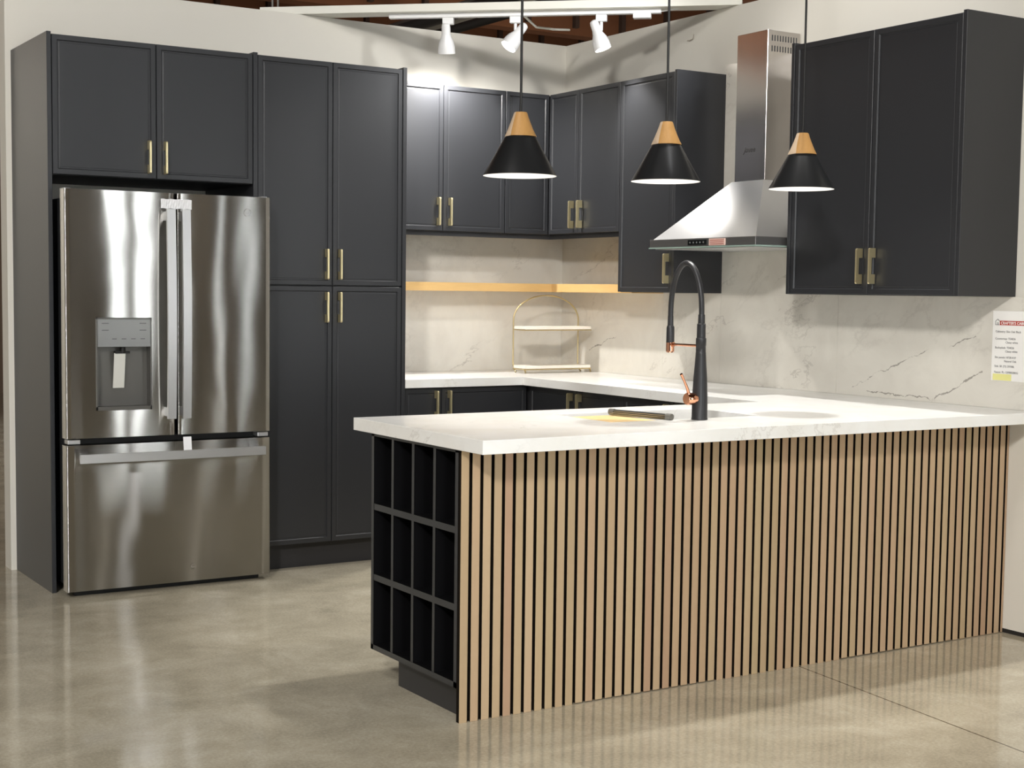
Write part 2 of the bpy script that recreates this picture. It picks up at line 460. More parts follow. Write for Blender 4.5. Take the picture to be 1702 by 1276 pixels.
t_ = thing('pantry_cabinet', 'full-height charcoal four-door pantry cabinet right of the refrigerator', 'cabinet', (-1.77, -.3, 0))
MB().box(-2.16, -DT+.021, .122, -1.396, -.001, ZT-.003).obj('carcass', M_CARC, t_)
MB().box(-1.395, -DT-.002, 0, XP, -.001, ZT+.006, .0008, 1).obj('side_panel', M_CAB, t_)
MB().box(-2.16, -DT+.06, 0, -1.396, -DT+.075, .121).obj('toe_kick', M_TOE, t_)
ZS = 1.3737
for (a, b, h) in ((-2.160, -1.775, -1.811), (-1.775, -1.396, -1.741)):
    door(t_, 'A', -DT, a, b, ZS+.001, ZT-.002, h, hz=1.477)
    door(t_, 'A', -DT, a, b, .123, ZS-.001, h, hz=1.27)

# ================================================================== REFRIGERATOR
YF = -.79
F = thing('refrigerator', 'stainless steel french-door refrigerator with water dispenser', 'refrigerator', (-2.63, -.4, 0))
MB().box(-3.072, -.70, .03, -2.2, -.03, 1.742, .004).obj('case', M_FBODY, F)
m = MB().box(-3.06, -.735, .0, -2.2, -.70, .05)
m.obj('base_grille', M_GASK, F)
MB().box(-3.085, -.722, .05, -2.188, -.702, 1.75).obj('gasket', M_GASK, F)

def fdoor(name, x0, x1, z0, z1, hole=None):
    """door slab with rounded vertical edges and gently bowed skin"""
    n = 24; b = bmesh.new(); xs = []
    rad = .006
    pr = []
    for k in range(5):
        a = PI/2*k/4; pr.append((x0+rad-rad*math.cos(a), YF+rad-rad*math.sin(a)))
    for k in range(1, n): pr.append((x0+rad+(x1-x0-2*rad)*k/n, YF-.0012*math.sin(PI*k/n)))
    for k in range(5):
        a = PI/2*(1-k/4); pr.append((x1-rad+rad*math.cos(a), YF+rad-rad*math.sin(a)))
    pr = [(x0, -.724)]+pr+[(x1, -.724)]
    m = MB(); m.prism(pr, 'z', z0, z1); m.smooth = True
    return m
SPL = -2.618
dl = fdoor('door', -3.105, SPL-.003, .698, 1.773)
DL = dl.obj('door', M_STEEL, F)
# cut the dispenser bay with a boolean
hx0, hx1, hz0, hz1 = -2.974, -2.727, .817, 1.222
cut = MB().box(hx0, YF-.05, hz0, hx1, YF+.062, hz1).obj('tmpcut', M_STEEL)
DLw = DL.matrix_basis.copy()
bpy.context.view_layer.update()
md = DL.modifiers.new('b', 'BOOLEAN'); md.operation = 'DIFFERENCE'; md.object = cut; md.solver = 'EXACT'
bpy.context.view_layer.update()
me = bpy.data.meshes.new_from_object(DL.evaluated_get(bpy.context.evaluated_depsgraph_get()))
DL.modifiers.clear(); DL.data = me; me.name = 'door'
bpy.data.objects.remove(cut)
for p in me.polygons: p.use_smooth = True
me.set_sharp_from_angle(angle=math.radians(30))
DR_ = fdoor('door', SPL+.010, -2.164, .698, 1.773).obj('door', M_STEEL, F)
DZ = fdoor('freezer_drawer', -3.105, -2.164, .028, .668).obj('freezer_drawer', M_STEEL, F)
# dispenser
D = MB()
e = .006
D.box(hx0, YF-.004, hz0, hx0+e, YF+.06, hz1).box(hx1-e, YF-.004, hz0, hx1, YF+.06, hz1).box(hx0, YF-.004, hz1-e, hx1, YF+.06, hz1).box(hx0, YF-.004, hz0, hx1, YF+.058, hz0+.016)
D.box(hx0, YF+.05, hz0, hx1, YF+.06, hz1)
D = D.obj('dispenser_bay', M_REC, DL)
cp = MB().box(hx0+e, YF-.006, 1.094, hx1-e, YF+.05, hz1-e, .001, 1).obj('control_panel', M_STEELD, DL)
for zz in (1.196, 1.166):
    MB().box(hx0+.025, YF-.0068, zz, hx0+.055, YF-.0058, zz+.003).obj('touch_key', M_TEXT, DL)
    MB().box(hx1-.055, YF-.0068, zz, hx1-.025, YF-.0058, zz+.003).obj('touch_key', M_TEXT, DL)
for k in range(4):
    MB().box(hx0+.07+k*.042, YF-.0068, 1.128, hx0+.09+k*.042, YF-.0058, 1.131).obj('touch_key', M_TEXT, DL)
MB().tube([(-2.85, YF+.02, 1.10), (-2.85, YF+.02, 1.068)], .012).box(-2.885, YF+.012, 1.064, -2.82, YF+.035, 1.075).obj('nozzle', M_GASK, DL)
m = MB(); m.prism([(YF+.014, 1.066), (YF+.018, 1.066), (YF+.042, .915), (YF+.038, .912)], 'x', -2.889, -2.839)
m.obj('paddle', mat('paddle_reflection', (232, 232, 226), .3, .3), DL)  # bright reflection of the chrome paddle put into a pale base colour
# handles: flat bowed bars
def vbar(x0, x1, z0, z1, par):
    m = MB(); n = 20; out = []; inn = []
    for k in range(n+1):
        s_ = k/n; z = z0+(z1-z0)*s_; bow = .058+.012*math.sin(PI*s_)
        out.append((YF-bow, z)); inn.append((YF-bow+.016, z))
    m.prism(out+inn[::-1], 'x', x0, x1)
    m.box(x0+.002, YF-.05, z1-.05, x1-.002, YF+.002, z1-.01, .002).box(x0+.002, YF-.05, z0+.01, x1-.002, YF+.002, z0+.05, .002)
    return m.obj('handle', M_SATIN, par)
vbar(-2.672, -2.634, .775, 1.70, DL)
vbar(-2.603, -2.565, .775, 1.70, DR_)
m = MB(); n = 20; out = []; inn = []
for k in range(n+1):
    s_ = k/n; x = -3.058+(.852)*s_; bow = .052+.012*math.sin(PI*s_)
    out.append((x, YF-bow)); inn.append((x, YF-bow+.016))
m.prism(out+inn[::-1], 'z', .594, .632); m.box(-3.045, YF-.045, .598, -3.005, YF+.002, .628, .002).box(-2.258, YF-.045, .598, -2.218, YF+.002, .628, .002)
m.obj('handle', M_SATIN, DZ)
# hinge caps, tape, badges
MB().box(-3.1, -.77, 1.751, -3.07, -.70, 1.778, .003).obj('hinge_cover', M_SATIN, F)
MB().box(-2.2, -.77, 1.751, -2.17, -.70, 1.778, .003).obj('hinge_cover', M_SATIN, F)
MB().box(-3.095, -.775, .672, -3.04, -.72, .692, .003).obj('hinge_cover', M_SATIN, F)
MB().box(-2.22, -.775, .672, -2.168, -.72, .692, .003).obj('hinge_cover', M_SATIN, F)
m = MB(); b = bmesh.new(); n = 18
rows = []
for j, z in enumerate((1.704, 1.725, 1.746)):
    rows.append([b.verts.new((-2.684+.142*k/n, YF-.006-.0015*math.sin(k*1.9+j*2.3)-.001*math.sin(k*.7+j), z+.0012*math.sin(k*1.3))) for k in range(n+1)])
for A, B in zip(rows, rows[1:]):
    for k in range(n): b.faces.new((A[k], A[k+1], B[k+1], B[k]))
m.add(b); m.obj('tape_strip', M_TAPE, F)
m = MB(); b = bmesh.new()
q = [b.verts.new(p) for p in ((-2.604, YF-.066, .634), (-2.566, YF-.066, .634), (-2.556, YF-.03, .69), (-2.594, YF-.03, .69))]; b.faces.new(q)
m.add(b); m.obj('tape_strip', M_TAPE, F)
def badge(x, z, r, par):
    m = MB(); pts = [(x+r*math.cos(2*PI*k/32), YF-.0052, z+r*math.sin(2*PI*k/32)) for k in range(33)]
    m.tube(pts, .0011, 6); o = m.obj('badge', M_CHROME, par)
    text('GE', r*1.05, MA(x-r*.62, YF-.005, z-r*.38), M_CHROME, par, 'badge_lettering', .0006, shear=.3)
badge(-2.276, 1.700, .017, DR_); badge(-2.539, .094, .011, DZ)
for x in (-3.03, -2.24):
    MB().lathe([(0, 0), (.018, 0), (.018, .03), (0, .03)], 16, Matrix.Translation((x, -.66, 0))).obj('foot', M_GASK, F)
    MB().lathe([(0, 0), (.018, 0), (.018, .03), (0, .03)], 16, Matrix.Translation((x, -.1, 0))).obj('foot', M_GASK, F)

# ================================================================== WALL CABINETS (back wall)
ZUT = 2.438
def light_rail(t_, x0, y0, x1, y1):
    MB().box(x0, y0, ZUB-.024, x1, y1, ZUB-.001).obj('light_rail', M_CARC, t_)
t_ = thing('wall_cabinet', 'charcoal two-door wall cabinet beside the pantry, above the wooden shelf', 'cabinet', (-.99, -.16, ZUB))
MB().box(-1.372, -DU+.021, ZUB, -.602, -.001, ZUT-.003).obj('carcass', M_CARC, t_)
door(t_, 'A', -DU, -1.372, -.987, ZUB, ZUT, -1.021, hz=1.774)
door(t_, 'A', -DU, -.987, -.602, ZUB, ZUT, -.951, hz=1.774)
light_rail(t_, -1.372, -DU+.03, -.602, -DU+.045)

t_ = thing('wall_cabinet', 'charcoal L-shaped corner wall cabinet where the two walls meet', 'cabinet', (-.3, -.3, ZUB))
m = MB(); m.prism([(-.601, -.001), (-.601, -DU+.021), (-DU+.021, -DU+.021), (-DU+.021, -.597), (-.001, -.597), (-.001, -.001)], 'z', ZUB, ZUT-.003)
m.obj('carcass', M_CARC, t_)
door(t_, 'A', -DU, -.601, -DU-.001, ZUB, ZUT, None)
door(t_, 'B', -DU, -.597, -DU-.001, ZUB, ZUT, -.562, hz=1.774)
m = MB().box(-.601, -DU+.03, ZUB-.024, -DU+.045, -DU+.045, ZUB-.001).box(-DU+.03, -.597, ZUB-.024, -DU+.045, -DU+.045, ZUB-.001)
m.obj('light_rail', M_CARC, t_)

t_ = thing('wall_cabinet', 'short single-door charcoal wall cabinet right of the room corner', 'cabinet', (-.16, -.78, ZUB))
MB().box(-DU+.021, YB1, ZUB, -.001, -.598, ZUT-.003).obj('carcass', M_CARC, t_)
door(t_, 'B', -DU, YB1, -.598, ZUB, ZUT, -.640, hz=1.774)
MB().box(-DU+.03, YB1, ZUB-.024, -DU+.045, -.598, ZUB-.001).obj('light_rail', M_CARC, t_)

t_ = thing('wall_cabinet', 'taller single-door charcoal wall cabinet left of the steel hood', 'cabinet', (-.16, -1.2, ZLB))
MB().box(-DU+.021, YB2+.02, ZLB, -.001, YB1-.001, ZUT-.003).obj('carcass', M_CARC, t_)
MB().box(-DU-.002, YB2, ZLB, -.001, YB2+.019, ZUT+.006, .0008, 1).obj('side_panel', M_CAB, t_)
door(t_, 'B', -DU, YB2+.02, YB1-.001, ZLB, ZUT, -1.395, hz=1.479)

t_ = thing('wall_cabinet', 'wide two-door charcoal wall cabinet right of the steel hood', 'cabinet', (-.16, -2.75, ZLB))
DR2 = .335
MB().box(-DR2+.021, YR2+.02, ZLB, -.001, YR1-.02, 2.4455).obj('carcass', M_CARC, t_)
MB().box(-DR2-.002, YR2, ZLB, -.001, YR2+.019, 2.4545, .0008, 1).obj('side_panel', M_CAB, t_)
MB().box(-DR2-.002, YR1-.019, ZLB, -.001, YR1, 2.4545, .0008, 1).obj('side_panel', M_CAB, t_)
door(t_, 'B', -DR2, YR2+.02, YRm, ZLB, 2.447, -2.785, hz=1.48)
door(t_, 'B', -DR2, YRm, YR1-.02, ZLB, 2.447, -2.713, hz=1.48)

# ================================================================== BACKSPLASH
m = MB().box(-1.372, -.014, ZC+.0005, -.0145, -.0005, ZUB-.001)
tag(m.obj('backsplash', M_SPLASH), 'veined stone backsplash slab on the back wall behind the wire rack', 'backsplash')
m = MB().box(-.014, YB1+.001, ZC+.0005, -.0005, -.0005, ZUB-.001)
m.box(-.014, YB2+.001, ZC+.0005, -.0005, YB1, ZLB-.001).box(-.014, YR1+.001, ZC+.0005, -.0005, YB2, ZLB-.001)
m.box(-.014, -4.6, ZC+.0005, -.0005, YR1, ZLB-.001)
tag(m.obj('backsplash', M_SPLASH), 'veined stone backsplash slab on the right wall behind the hood and the faucet', 'backsplash')

m = MB().box(-.014, YR1+.001, ZLB-.0005, -.0005, YB2-.001, 2.49)
tag(m.obj('backsplash', M_SPLASH), 'tall stone backsplash piece rising on the wall right behind the hood chimney', 'backsplash')

# ================================================================== FLOATING SHELVES
m = MB().box(-1.373, -.225, 1.356, -.2252, -.0145, 1.402, .001, 1)
tag(m.obj('floating_shelf', M_SHELF), 'long light wooden floating shelf on the back wall beside the pantry', 'shelf')
m = MB().box(-.225, YB1+.002, 1.356, -.0145, -.0145, 1.402, .001, 1)
tag(m.obj('floating_shelf', M_SHELF), 'short light wooden floating shelf on the right wall, ending at the taller cabinet', 'shelf')

# ================================================================== WORKTOP (one continuous piece with sink cut-out)
SX0, SX1, SY0, SY1 = -1.842, -1.168, -3.035, -2.67
xs = [-2.5696, SX0, -1.3735, SX1, -.6787, -.0005]
ys = [-3.382, SY0, SY1, -2.5, -.638, -.0005]
def solid(cx, cy):
    if cy < -2.5: return not (SX0 < cx < SX1 and SY0 < cy < SY1)
    if cy < -.638: return cx > -.6787
    return cx > -1.3735
b = bmesh.new()
vt = {}
def gv(x, y, z):
    k = (round(x, 5), round(y, 5), round(z, 5))
    if k not in vt: vt[k] = b.verts.new(k)
    return vt[k]
z0, z1 = ZC-TC, ZC
for i in range(len(xs)-1):
    for j in range(len(ys)-1):
        a, c_, d, e_ = xs[i], xs[i+1], ys[j], ys[j+1]
        if not solid((a+c_)/2, (d+e_)/2): continue
        b.faces.new([gv(a, d, z1), gv(c_, d, z1), gv(c_, e_, z1), gv(a, e_, z1)])
        b.faces.new([gv(a, d, z0), gv(a, e_, z0), gv(c_, e_, z0), gv(c_, d, z0)])
        for (dx, dy, p, q) in ((-1, 0, (a, d), (a, e_)), (1, 0, (c_, e_), (c_, d)), (0, -1, (c_, d), (a, d)), (0, 1, (a, e_), (c_, e_))):
            ni, nj = i+dx, j+dy
            if 0 <= ni < len(xs)-1 and 0 <= nj < len(ys)-1 and solid((xs[ni]+xs[ni+1])/2, (ys[nj]+ys[nj+1])/2): continue
            b.faces.new([gv(p[0], p[1], z0), gv(q[0], q[1], z0), gv(q[0], q[1], z1), gv(p[0], p[1], z1)])
bmesh.ops.recalc_face_normals(b, faces=b.faces[:])
bmesh.ops.dissolve_limit(b, angle_limit=.01, verts=b.verts[:], edges=b.edges[:])
sh_ = [e for e in b.edges if len(e.link_faces) == 2 and e.calc_face_angle(0) > .5]
bmesh.ops.bevel(b, geom=sh_, offset=.0015, segments=2, profile=.5, affect='EDGES')
m = MB(); m.add(b)
tag(m.obj('worktop', M_TOP), 'white stone worktop running along both walls and out over the slatted peninsula', 'countertop')

# ================================================================== BASE CABINETS
zb, zt = .108, ZC-TC-.001
t_ = thing('base_cabinet', 'charcoal base cabinet under the back wall worktop, beside the pantry', 'cabinet', (-1.0, -.3, 0))
MB().box(-1.372, -.589, zb, -.634, -.001, zt).obj('carcass', M_CARC, t_)
MB().box(-1.372, -.54, 0, -.634, -.52, zb).obj('toe_kick', M_TOE, t_)
door(t_, 'A', -.61, -1.372, -1.150, zb, zt-.004, -1.187, hz=.775)
door(t_, 'A', -.61, -1.150, -.632, zb, zt-.004, -1.111, hz=.775)
t_ = thing('base_cabinet', 'charcoal base cabinet on the right wall, in the corner under the worktop', 'cabinet', (-.3, -1.0, 0))
MB().box(-.609, -1.463, zb, -.001, -.001, zt).obj('carcass', M_CARC, t_)
MB().box(-.56, -1.463, 0, -.54, -.001, zb).obj('toe_kick', M_TOE, t_)
door(t_, 'B', -.63, -1.070, -.632, zb, zt-.004, -1.032, hz=.775)
door(t_, 'B', -.63, -1.463, -1.070, zb, zt-.004, -1.111, hz=.775)
t_ = thing('base_cabinet', 'charcoal base cabinet on the right wall under the hood', 'cabinet', (-.3, -1.85, 0))
MB().box(-.609, -2.24, zb, -.001, -1.464, zt).obj('carcass', M_CARC, t_)
MB().box(-.56, -2.24, 0, -.54, -1.464, zb).obj('toe_kick', M_TOE, t_)
door(t_, 'B', -.63, -1.852, -1.464, zb, zt-.004, -1.817, hz=.775)
door(t_, 'B', -.63, -2.24, -1.852, zb, zt-.004, -1.887, hz=.775)

# peninsula cabinets (open carcass so the basin hangs inside)
t_ = thing('sink_cabinet', 'charcoal peninsula base cabinet holding the sink behind the slats', 'cabinet', (-1.4, -2.9, 0))
m = MB().box(-2.19, -3.204, zb, -.002, -3.19, zt).box(-2.19, -3.19, zb, -.002, YIb-.022, zb+.018)
m.box(-2.19, -3.19, zb+.018, -2.172, YIb-.022, zt).box(-.72, -3.19, zb+.018, -.702, YIb-.022, zt)
m.obj('carcass', M_CARC, t_)
MB().box(-2.19, YIb-.09, 0, -.64, YIb-.075, zb-.0005).obj('toe_kick', M_TOE, t_)
for a, b_, h in ((-2.19, -1.80, -1.84), (-1.80, -1.41, -1.76), (-1.41, -1.02, -1.06), (-1.02, -.64, -.98)):
    door(t_, 'C', YIb-.0, a, b_, zb, zt-.004, h, hz=.775)

# wine rack on the open end
def inner(o):  # all but the front edges take the painted cell shade
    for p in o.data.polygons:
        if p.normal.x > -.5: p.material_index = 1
W = thing('wine_rack', 'charcoal open twelve-cell wine rack on the free end of the peninsula', 'wine rack', (-2.37, -2.91, 0))
y0, y1, z0, z1 = -3.2045, YIb, .108, zt; xd = -2.2
th = .018
m = MB().box(XI, y0, z0, xd, y0+th, z1).box(XI, y1-th, z0, xd, y1, z1).box(XI, y0, z0, xd, y1, z0+th).box(XI, y0, z1-th*.6, xd, y1, z1)
fo = m.obj('frame', [M_CAB, M_CELLSHADE], W)
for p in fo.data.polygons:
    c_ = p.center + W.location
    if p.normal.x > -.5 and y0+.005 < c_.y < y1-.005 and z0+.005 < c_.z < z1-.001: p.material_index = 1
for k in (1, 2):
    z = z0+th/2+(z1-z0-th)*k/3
    q_ = MB().box(XI+.001, y0+th, z-.011, xd, y1-th, z+.011).obj('shelf_board', [M_CAB, M_CELLSHADE], W)
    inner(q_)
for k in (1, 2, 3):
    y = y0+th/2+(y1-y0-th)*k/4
    q_ = MB().box(XI+.0015, y-.008, z0+th, xd, y+.008, z1-th*.6).obj('divider', [M_CAB, M_CELLSHADE], W)
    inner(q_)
MB().box(xd-.14, y0+th, z0+th, xd-.13, y1-th, z1-th).obj('back_board', M_CELLSHADE, W)
MB().box(xd-.01, y0, z0, xd, y1, z1).obj('back_board', M_CELLSHADE, W)
MB().box(-2.508, -3.2045, 0, -2.49, -2.735, z0-.0005).box(-2.49, -2.75, 0, -2.2, -2.735, z0-.0005).obj('toe_kick', M_TOE, W)

# slat panels
names = ['slatted oak panel at the free left end of the peninsula, around the wine rack corner',
         'second slatted oak panel from the left end of the peninsula front',
         'middle slatted oak panel of the peninsula front, below the faucet',
         'fourth slatted oak panel from the left end of the peninsula front',
         'narrow slatted oak panel at the right end, touching the wall']
x = XI; PIT = .0403
counts = [11, 15, 15, 15, 8]; zb_ = [.0, .003, .0, .004, .002]
for k, n in enumerate(counts):
    x1 = min(x+n*PIT, -.001)
    P = thing('slat_panel', names[k], 'wall panel', (x+n*PIT/2, YI, 0), group='slatted panels on the peninsula front')
    MB().box(x+.001, -3.2125, zb_[k], x1, -3.2050, ZC-TC-.001).obj('felt_backing', M_FELT, P)
    m = MB()
    for i in range(n):
        a = x+i*PIT; b_ = min(a+.0287, -.001)
        if b_-a < .004: continue
        m.box(a, YI, zb_[k], b_, -3.2125, ZC-TC-.0008, .0008, 1)
    so = m.obj('slats', [M_SLAT, M_FELT], P)
    for p in so.data.polygons:
        if abs(p.normal.x) > .8: p.material_index = 1
    x += n*PIT

# ================================================================== SINK
S = thing('sink', 'rectangular steel workstation sink set in the peninsula worktop', 'sink', (-1.505, -2.85, .67))
b = bmesh.new()
def rect(x0, y0, x1, y1, z, r=.012, n=4):
    vs = []
    for cx, cy, a0 in ((x1-r, y1-r, 0), (x0+r, y1-r, 90), (x0+r, y0+r, 180), (x1-r, y0+r, 270)):
        for k in range(n+1):
            a = math.radians(a0+90*k/n); vs.append(b.verts.new((cx+r*math.cos(a), cy+r*math.sin(a), z)))
    return vs
o_ = .004
rings = [rect(SX0-.02, SY0-.02, SX1+.02, SY1+.02, ZC-TC-.0008), rect(SX0-.002, SY0-.002, SX1+.002, SY1+.002, ZC-TC-.0008), rect(SX0-.002, SY0-.002, SX1+.002, SY1+.002, ZC-.058),
         rect(SX0+.012, SY0+.012, SX1-.012, SY1-.012, ZC-.058), rect(SX0+.014, SY0+.014, SX1-.014, SY1-.014, ZC-.22, .02), rect(SX0+.03, SY0+.03, SX1-.03, SY1-.03, ZC-.228, .03)]
for A, B in zip(rings, rings[1:]):
    n = len(A)
    for i in range(n): b.faces.new((A[i], B[i], B[(i+1) % n], A[(i+1) % n]))
b.faces.new(rings[-1])
bmesh.ops.recalc_face_normals(b, faces=b.faces[:])
m = MB(); m.add(b); m.smooth = True
m.obj('basin', M_BASIN, S)
MB().lathe([(0, 0), (.03, 0), (.045, .003), (.045, .0), (.052, .0)], 32, Matrix.Translation((-1.5, -2.76, ZC-.2265))).obj('drain', M_CHROME, S)

o = MB().box(SX0+.006, SY0+.006, ZC-.020, -1.63, SY1-.10, ZC-.002, .002).obj('cutting_board', M_BOARD)
o.location.z = 0
tag(o, 'light wooden cutting board lying in the left end of the sink', 'cutting board')
# roll-up drying rack, rolled
R_ = thing('drying_rack', 'rolled-up steel drying rack lying across the sink behind the faucet', 'dish rack', (-1.60, -2.85, ZC))
m = MB(); xr = -1.635
ang = 0
pts0, pts1 = (-1.66, -2.78), (-1.60, -3.06)
dv = Vector((pts1[0]-pts0[0], pts1[1]-pts0[1], 0)); nv = Vector((dv.y, -dv.x, 0)).normalized()
for k in range(9):
    a = 2*PI*k/9
    of = nv*.0085*math.cos(a)+Vector((0, 0, .0108+.0085*math.sin(a)))
    p = Vector((pts0[0], pts0[1], ZC))+of; q = Vector((pts1[0], pts1[1], ZC))+of
    m.tube([p, q], .0028, 8)
m.obj('rods', M_BASIN, R_)
c0 = Vector((pts0[0], pts0[1], ZC+.0118)); dn = dv.normalized()
for c, d in ((c0, dn), (c0+dv, -dn)):
    MB().tube([c-d*.004, c+d*.02], .0114, 16).obj('end_strap', M_GRIP, R_)

# ================================================================== FAUCET
FX, FY = -1.486, -3.078
Fa = thing('faucet', 'tall matte black pull-down faucet with copper lever beside the sink', 'faucet', (FX, FY, ZC))
m = MB(); T0 = Matrix.Translation((FX, FY, ZC+.0005))
m.lathe([(0, 0), (.0295, 0), (.0295, .004), (.0285, .008), (.0275, .08), (.0245, .15), (.0205, .2), (.0185, .235), (.0185, .238), (.0178, .24), (.0178, .262), (.0185, .263), (.0185, .288), (.018, .29), (.016, .291),
         (.0155, .318), (.0155, .34), (.0125, .342), (.0120, .372), (.0115, .374), (0, .374)], 40, T0)
m.obj('body', M_BLK, Fa)
zt_, R1 = .372, .088
pts = []; ctr = (FY+R1)
zh = 1.283
for k in range(33):
    a = PI-PI*k/32
    pts.append((FX, ctr+R1*math.cos(a), zh+.184*math.sin(a)**.92))
pts.append((FX, FY+2*R1, 1.268))
MB().tube(pts, .0098, 18).obj('hose', M_BLK, Fa)
m = MB(); T1 = Matrix.Translation((FX, FY+2*R1, 0))
m.lathe([(0, 1.275), (.0105, 1.275), (.011, 1.24), (.013, 1.238), (.0145, 1.232), (.015, 1.178), (0, 1.178)], 32, T1)
m.obj('spray_head', M_BLK, Fa)
m = MB(); m.lathe([(0, 1.178), (.0152, 1.178), (.0152, 1.146), (.012, 1.142), (0, 1.142)], 32, T1); m.obj('nozzle', M_COP, Fa)
m = MB().tube([(FX, FY+.012, 1.172), (FX, FY+2*R1-.012, 1.172)], [.0055, .0045], 14)
m.tube([(FX, FY+2*R1-.02, 1.172), (FX, FY+2*R1-.012, 1.172)], .009, 14); m.obj('holder_arm', M_COP, Fa)
m = MB(); zc_ = .985
m.tube([(FX-.02, FY, zc_), (FX-.032, FY, zc_)], .0185, 24); m.tube([(FX-.032, FY, zc_), (FX-.034, FY, zc_), (FX-.058, FY, zc_), (FX-.062, FY, zc_)], [.019, .0215, .0215, .019], 28)
m.obj('valve', M_COP, Fa)
m = MB(); m.tube([(FX-.05, FY, zc_+.014), (FX-.058, FY-.002, zc_+.035), (FX-.082, FY-.01, zc_+.068), (FX-.098, FY-.014, zc_+.09)], [.0062, .005, .0042, .0052], 14)
m.obj('lever', M_COP, Fa)

# ================================================================== TIERED RACK
Rk = thing('tiered_rack', 'gold wire arched two-tier rack with white boards on the corner worktop', 'rack', (-.29, -.3, ZC))
xa, xb = -.507, -.073; r_ = (xb-xa)/2; xc = (xa+xb)/2
def arch(y):
    pts = [(xa, y-.03, ZC+.004), (xa, y-.012, ZC+.02), (xa, y, ZC+.05), (xa, y, 1.20)]
    for k in range(1, 24):
        a = PI-PI*k/24; pts.append((xc+r_*math.cos(a), y, 1.20+.137*math.sin(a)))
    pts += [(xb, y, 1.20), (xb, y, ZC+.05), (xb, y-.012, ZC+.02), (xb, y-.03, ZC+.004)]
    return pts
MB().tube(arch(-.27), .0042, 10).obj('arch_frame', M_BRONZE, Rk)
m = MB()
for z in (.938, 1.153):
    for xq in (xa, xb):
        m.tube([(xq, -.40, z-.006), (xq, -.27, z-.006)], .003, 8)
    m.tube([(xa, -.40, z-.006), (xb, -.40, z-.006)], .003, 8)
for xq in (xa, xb):
    m.tube([(xq, -.27, .95), (xq, -.34, .94), (xq, -.385, ZC+.03), (xq, -.40, ZC+.004)], .0042, 8)
m.obj('bracket', M_BRONZE, Rk)
for z in (.936, 1.151):
    MB().box(xa-.006, -.405, z, xb-.004, -.285, z+.016, .002).obj('board', M_MARB, Rk)

# ================================================================== HOOD
HC = -1.859; y0, y1 = HC-.379, HC+.379; hx = -.5
H = thing('range_hood', 'stainless steel chimney range hood between the two wall cabinets', 'range hood', (-.25, HC, 1.571))
m = MB().box(hx, y0, 1.571, -.0145, y1, 1.612, .001, 1); m.obj('lip', mat('lip_steel', (150, 148, 146), .36, .9), H)
MB().box(hx+.02, y0+.02, 1.566, -.03, y1-.02, 1.5712).obj('filter', M_SATIN, H)
MB().box(hx-.003, y0-.003, 1.5685, -.0145, y1+.003, 1.5745).obj('glass_edge', mat('pale_green_glass_edge', (150, 170, 160), .1, 0, .5), H)
cx0, cy0, cy1 = -.225, HC-.112, HC+.112; zc1 = 1.886
b = bmesh.new(); n = 14
ringsv = []
for k in range(n+1):
    s_ = k/n; e_ = 1-(1-s_)**1.0
    f = s_
    bl = lambda a, c: a+(c-a)*f
    # slightly concave sides
    sag = 0
    ringsv.append([b.verts.new(p) for p in ((bl(hx+.012, cx0)+sag, bl(y0+.012, cy0)+sag*1.5, bl(1.612, zc1)), (bl(hx+.012, cx0)+sag, bl(y1-.012, cy1)-sag*1.5, bl(1.612, zc1)),
                                            (-.0145, bl(y1-.012, cy1)-sag*1.5, bl(1.612, zc1)), (-.0145, bl(y0+.012, cy0)+sag*1.5, bl(1.612, zc1)))])
for A, B in zip(ringsv, ringsv[1:]):
    for i in range(4): b.faces.new((A[i], B[i], B[(i+1) % 4], A[(i+1) % 4]))
b.faces.new(ringsv[0]); b.faces.new(ringsv[-1]); bmesh.ops.recalc_face_normals(b, faces=b.faces[:])
m = MB(); m.add(b); m.smooth = True; m.obj('canopy', M_CANOPY, H)
CH = MB().box(cx0+.012, cy0+.006, zc1, -.0145, cy1-.006, 2.57, .0015, 1).obj('chimney', M_STEELH, H)
for row, zz in enumerate((2.535, 2.487)):
    for k in range(10):
        xq = -.19+.0165*k
        MB().box(xq, cy0+.0052, zz-.013, xq+.006, cy0+.0075, zz+.013).obj('vent_slot', M_FBODY, CH)
m = MB().box(hx-.0035, -1.905, 1.581, hx+.001, -1.773, 1.604); m.obj('control_panel', M_GLASSB, H)
m = MB()
for k in range(5):
    m.lathe([(0, 0), (.004, 0), (.004, .001), (0, .001)], 12, Matrix.Translation((hx-.0035, -1.79-.024*k, 1.5925)) @ Matrix.Rotation(-PI/2, 4, 'Y'))
m.obj('button', M_SATIN, H)
st = MB().box(hx-.0045, -2.036, 1.577, hx+.001, -1.926, 1.608).obj('sticker', M_STICK, H)
m = MB()
for k, zz in enumerate((1.600, 1.5915, 1.583)):
    m.box(hx-.0052, -2.03, zz-.0018, hx-.0044, -1.934, zz+.0018)
m.obj('sticker_print', M_STICKR, st)
text('Jovee', .036, MBf(cx0+.0112, -1.815, 2.02), M_TEXT, CH, 'lettering', .0005, shear=.4, bold=.0004)

